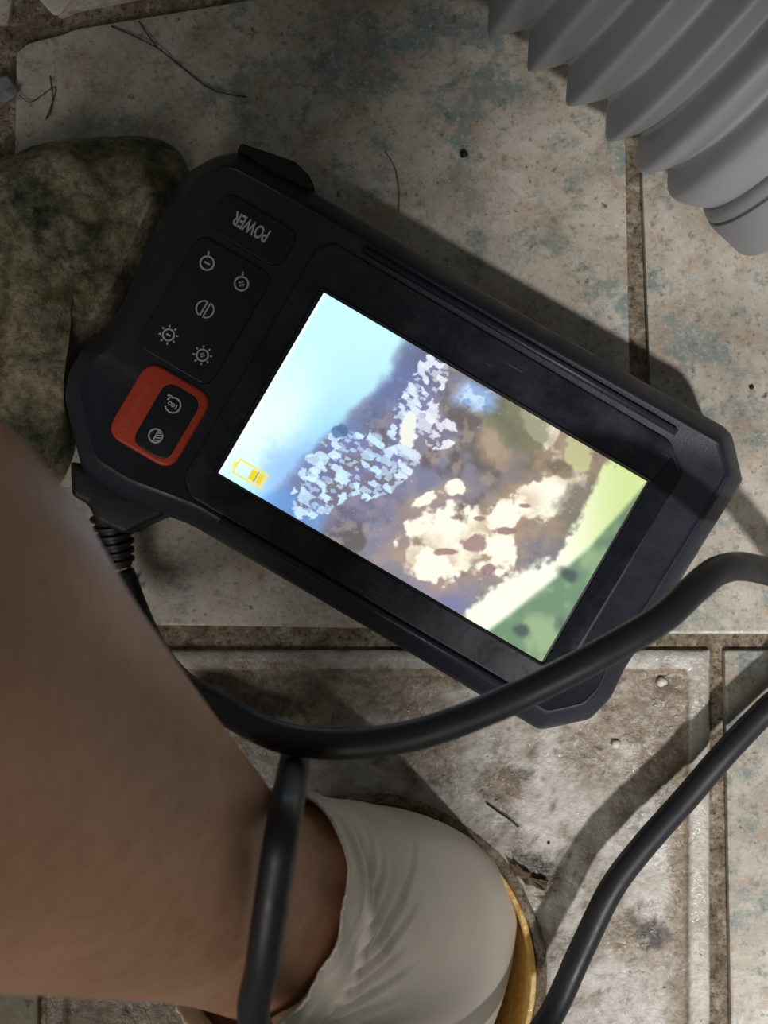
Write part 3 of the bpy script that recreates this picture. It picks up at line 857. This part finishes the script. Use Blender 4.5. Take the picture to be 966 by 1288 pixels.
pts += [W(370, 962, min(0.082, pts[-1].z-0.016)), W(371, 946, 0.056), W(370, 935, 0.028), W(352, 928, 0.010), W(305, 905, 0.0055), W(245, 885, 0.005), W(200, 960, 0.005), W(205, 1070, 0.006), W(245, 1145, 0.0115), W(296, 1180, 0.009), W(345, 1205, -0.012), W(372, 1222, -0.055)]
bm = bmesh.new(); tube(bm, catmull(pts, 9), CR, 18)
cable = obj('probe_cable', bm, M_cable)
tag(cable, 'long black rubber cable looping from the handset across the bare wrist and tiles', 'cable')

# ------------------------------------------------------------------ corrugated pipe
px_end = W(1060, 128, 0.050)
tilt = math.radians(9)
ah = Vector((-0.78, 0.62, 0)).normalized()
adir = Vector((ah.x*math.cos(tilt), ah.y*math.cos(tilt), math.sin(tilt)))
e1 = adir.cross(Vector((0, 0, 1))).normalized(); e2 = e1.cross(adir)
R_t = 0.0503; px_end.z = 0.0495
root = empty('corrugated_pipe', (px_end.x, px_end.y, 0))
tag(root, 'grey corrugated plastic pipe with smooth end cuff lying on the tiles', 'pipe')
def lathe(bm, prof, seg=96):
    rings_mesh(bm, [[px_end - Vector((px_end.x, px_end.y, 0)) + adir*s + (e1*math.cos(2*PI*k/seg)+e2*math.sin(2*PI*k/seg))*r for k in range(seg)] for s, r in prof], False, False)
tips = [0.0185, 0.0312, 0.0438, 0.0592, 0.0740, 0.0888]
while tips[-1] < 0.27: tips.append(tips[-1]+0.0150)
val = [0.0085] + [(a+b)/2 for a, b in zip(tips[:-1], tips[1:])]
prof = []
for i in range(len(tips)-1):
    a, b, c = val[i], tips[i], val[i+1]
    rv0 = 0.0448 if i == 0 else (0.0424 if i == 1 else 0.0405)
    rv1 = 0.0424 if i == 0 else 0.0405
    rt = R_t*(0.985 if i == 0 else 1.0)
    p_ = 0.62 if i < 2 else 0.95
    for k in range(8):
        t = k/8; prof.append((a+(b-a)*t, rv0+(rt-rv0)*(math.sin(t*PI/2)**(1/ p_ if False else 1))*(1 if i < 2 else 1) if i < 2 else rv0+(rt-rv0)*t**0.92 - (0.0006 if k == 0 else 0)))
    for k in range(8):
        t = k/8; prof.append((b+(c-b)*t, rv1+(rt-rv1)*(math.cos(t*PI/2)) if i < 2 else rv1+(rt-rv1)*(1-t)**0.92))
# round the sharp tips a little
pr = np.array(prof)
for _ in range(1): pr[1:-1, 1] = 0.25*pr[:-2, 1]+0.5*pr[1:-1, 1]+0.25*pr[2:, 1]
bm = bmesh.new(); lathe(bm, [tuple(x) for x in pr])
obj('bellows', bm, M_pipe, root)
bm = bmesh.new()
lathe(bm, [(0.0090, 0.0440), (0.0086, 0.0458), (0.0078, 0.0468), (0.0066, 0.0474), (0.0054, 0.0477), (0.0052, 0.0469), (0.0047, 0.0469), (0.0045, 0.0481), (0.0035, 0.0485),
           (-0.0075, 0.0488), (-0.0084, 0.0484), (-0.0086, 0.0475), (-0.0082, 0.0462), (0.0060, 0.0440)])
obj('end_cuff', bm, M_pipe, root, sharp=50)

# ------------------------------------------------------------------ mossy lump of mortar beside the handset
RO = [(-70, 190), (0, 186), (40, 168), (110, 160), (180, 156), (216, 172), (234, 205), (224, 236), (200, 275), (174, 325), (149, 386), (120, 420), (98, 434), (82, 466), (77, 505), (86, 560), (66, 610), (0, 660), (-90, 660)]
q = [W(*p, 0.012) for p in RO]; poly = round_poly([(p.x, p.y) for p in q], 0.006, 5)
cx_ = sum(p.x for p in poly)/len(poly); cy_ = sum(p.y for p in poly)/len(poly)
bm = bmesh.new(); rings = []
NRk = 34
for k in range(NRk):
    t = k/(NRk-1)
    f = 1-t*0.985
    rings.append([(cx_+(p.x-cx_)*f, cy_+(p.y-cy_)*f, min(1, t*4.0)**0.55*0.016 + 0.004*math.sin(t*PI/2)) for p in poly])
rings.insert(0, [(x, y, -0.0008) for x, y, z in rings[0]])
rings_mesh(bm, rings)
V = np.array([v.co[:] for v in bm.verts]); hx = V[:, 0]*1000; hy = V[:, 1]*1000
amp = np.clip(V[:, 2]/0.012, 0, 1)
dz = (fbm(hx/22, hy/22, 5)-0.5)*0.018 + (fbm(hx/7, hy/7, 6)-0.5)*0.006 + (fbm(hx/2.4, hy/2.4, 8)-0.5)*0.0022
for i, v in enumerate(bm.verts): v.co.z = max(v.co.z + dz[i]*amp[i], -0.0008 if amp[i] == 0 else 0.0004)
rock = obj('mortar_lump', bm, M_rock)
tag(rock, 'mossy grey green lump of old mortar beside the keypad end of the handset', 'stone')

# ------------------------------------------------------------------ litter on the floor
def flake(name, P, z, h, m, label, cat, seed, curl=0.002):
    q = [W(*p) for p in P]; pl = round_poly([(a.x, a.y) for a in q], 0.0012, 3)
    rj = random.Random(seed+50); pl = [p + Vector((rj.uniform(-1, 1), rj.uniform(-1, 1)))*0.0005 for p in pl]
    cx0 = sum(p.x for p in pl)/len(pl); cy0 = sum(p.y for p in pl)/len(pl)
    r_ = random.Random(seed); jit = [r_.random() for _ in pl]
    bm = bmesh.new(); rg = []
    for f, zz in ((0.0, 0.0), (0.45, 0.25), (0.8, 0.6), (1.0, 1.0)):
        rg.append([(cx0+(p.x-cx0)*max(f, 0.02), cy0+(p.y-cy0)*max(f, 0.02), z+0.0003+h*0.5 - zz*h*0.3 + zz*curl*j) for p, j in zip(pl, jit)])
    rg.append([(x, y, zc-0.0004) for x, y, zc in rg[-1]])
    rg.append([(cx0+(p.x-cx0)*0.5, cy0+(p.y-cy0)*0.5, z-0.0002) for p in pl])
    rings_mesh(bm, rg)
    o = obj(name, bm, m); tag(o, label, cat); return o
zp = -0.0013
flake('leaf_scrap', [(640, 1084), (648, 1086), (662, 1096), (676, 1106), (690, 1108), (686, 1122), (674, 1116), (660, 1110), (648, 1100)], zp, 0.0022, M_leaf, 'small torn brown leaf scrap on a dark smudge just past the drain rim', 'leaf', 1, 0.003)
flake('paper_scrap', [(150, 716), (160, 708), (172, 728), (176, 746), (166, 756), (154, 742)], 0.0, 0.002, mat('brown_paper', srgb(140, 112, 74), 0.7), 'small brown scrap beside the strain relief and the forearm', 'scrap', 3, 0.003)
flake('tile_chip', [(44, -4), (72, 24), (96, 2), (80, -20), (56, -20)], 0.0006, 0.0012, M_chip, 'pale broken tile chip at the dark joint', 'chip', 4, 0.0008)
flake('mortar_chip', [(-8, 104), (10, 98), (26, 112), (22, 126), (4, 132), (-10, 124)], 0.0, 0.004, mat('blue_grey_chip', srgb(120, 128, 134), 0.6), 'blue grey chip at the dark joint beside the mossy lump', 'chip', 5, 0.002)

def grit(px_, py_, r, m, name, label, cat, z=0.0, seed=0, group=None):
    bm = bmesh.new(); bmesh.ops.create_icosphere(bm, subdivisions=2, radius=r)
    r_ = random.Random(seed)
    for v in bm.verts: v.co *= 0.75+0.5*r_.random(); v.co.z *= 0.6
    c = W(px_, py_, z)
    for v in bm.verts: v.co += Vector((c.x, c.y, z+r*0.4))
    o = obj(name, bm, m); tag(o, label, cat, group); return o
grit(583, 194, 0.0013, M_speck, 'grit', 'black speck of grit on the tile above the handset', 'grit', 0, 1)
grit(945, 487, 0.0008, M_speck, 'grit', 'tiny black speck on the tile right of the joint beside the handset end', 'grit', 0, 2)
grit(832, 858, 0.0016, M_chip, 'pebble', 'tiny pale pebble in the dirty inner corner of the pale tile', 'pebble', zp, 3)
grit(774, 935, 0.0014, M_chip, 'pebble', 'white crumb on the brown stain below the handset corner', 'pebble', zp, 4)
grit(690, 860+200, 0.0005, M_speck, 'grit', 'tiny dark crumb above the torn leaf scrap', 'grit', zp, 5)

def hair(P, label, r=0.00016, z=0.0003):
    bm = bmesh.new(); tube(bm, catmull([W(x, y, z+0.0004*((i*7) % 3)) for i, (x, y) in enumerate(P)], 8), r, 6)
    o = obj('hair', bm, M_hair); tag(o, label, 'hair'); return o
hair([(140, 33), (170, 46), (199, 61), (228, 84), (262, 110), (290, 119), (310, 122)], 'long dark hair crossing the shadowed tile near the dark joint', 0.00022)
hair([(174, 26), (186, 44), (199, 61), (203, 64)], 'short dark hair knotted to the long one on the shadowed tile', 0.00018)
hair([(484, 190), (497, 212), (502, 240), (501, 266)], 'curved fine hair on the tile beside the long edge of the handset', 0.00012)
hair([(612, 1010), (628, 1022), (640, 1030), (652, 1040)], 'dark hair lying on the pale tile above the torn leaf scrap', 0.0003, zp+0.0006)
hair([(63, 95), (66, 130), (58, 150), (70, 110), (40, 128), (24, 120)], 'tangled hair on the tile corner above the mossy lump', 0.00014)

# water beads left on the pale tile (glinting, uncountable)
mw = mat('water', srgb(190, 184, 176), 0.10, spec=1.0); mw.node_tree.nodes['Principled BSDF'].inputs['Transmission Weight'].default_value = 0.35
bm = bmesh.new(); r_ = random.Random(21)
spots = [(838, 872, 22, 26, 16), (846, 925, 10, 40, 14), (845, 980, 12, 30, 6), (630, 975, 26, 34, 16), (668, 1110, 30, 26, 14), (834, 1170, 14, 14, 10), (820, 1200, 40, 60, 16), (878, 1210, 8, 80, 14), (560, 960, 70, 40, 10)]
for (cx0, cy0, sx0, sy0, n0) in spots:
    for k in range(n0//2):
        x, y = cx0+r_.uniform(-1, 1)*sx0, cy0+r_.uniform(-1, 1)*sy0
        c = W(x, y, 0); rad = r_.uniform(0.00018, 0.0005)
        if math.hypot(c.x-DC.x, c.y-DC.y) < DR+0.004: continue
        m4 = Matrix.Translation((c.x, c.y, (0.0001 if x > 866 else -0.0011))) @ Matrix.Diagonal((rad*r_.uniform(0.9, 1.6), rad, rad*0.45, 1))
        bmesh.ops.create_icosphere(bm, subdivisions=2, radius=1.0, matrix=m4)
o = obj('water_beads', bm, mw); tag(o, 'scattered tiny water beads glinting on the dirty pale drain tile', 'water', kind='stuff')
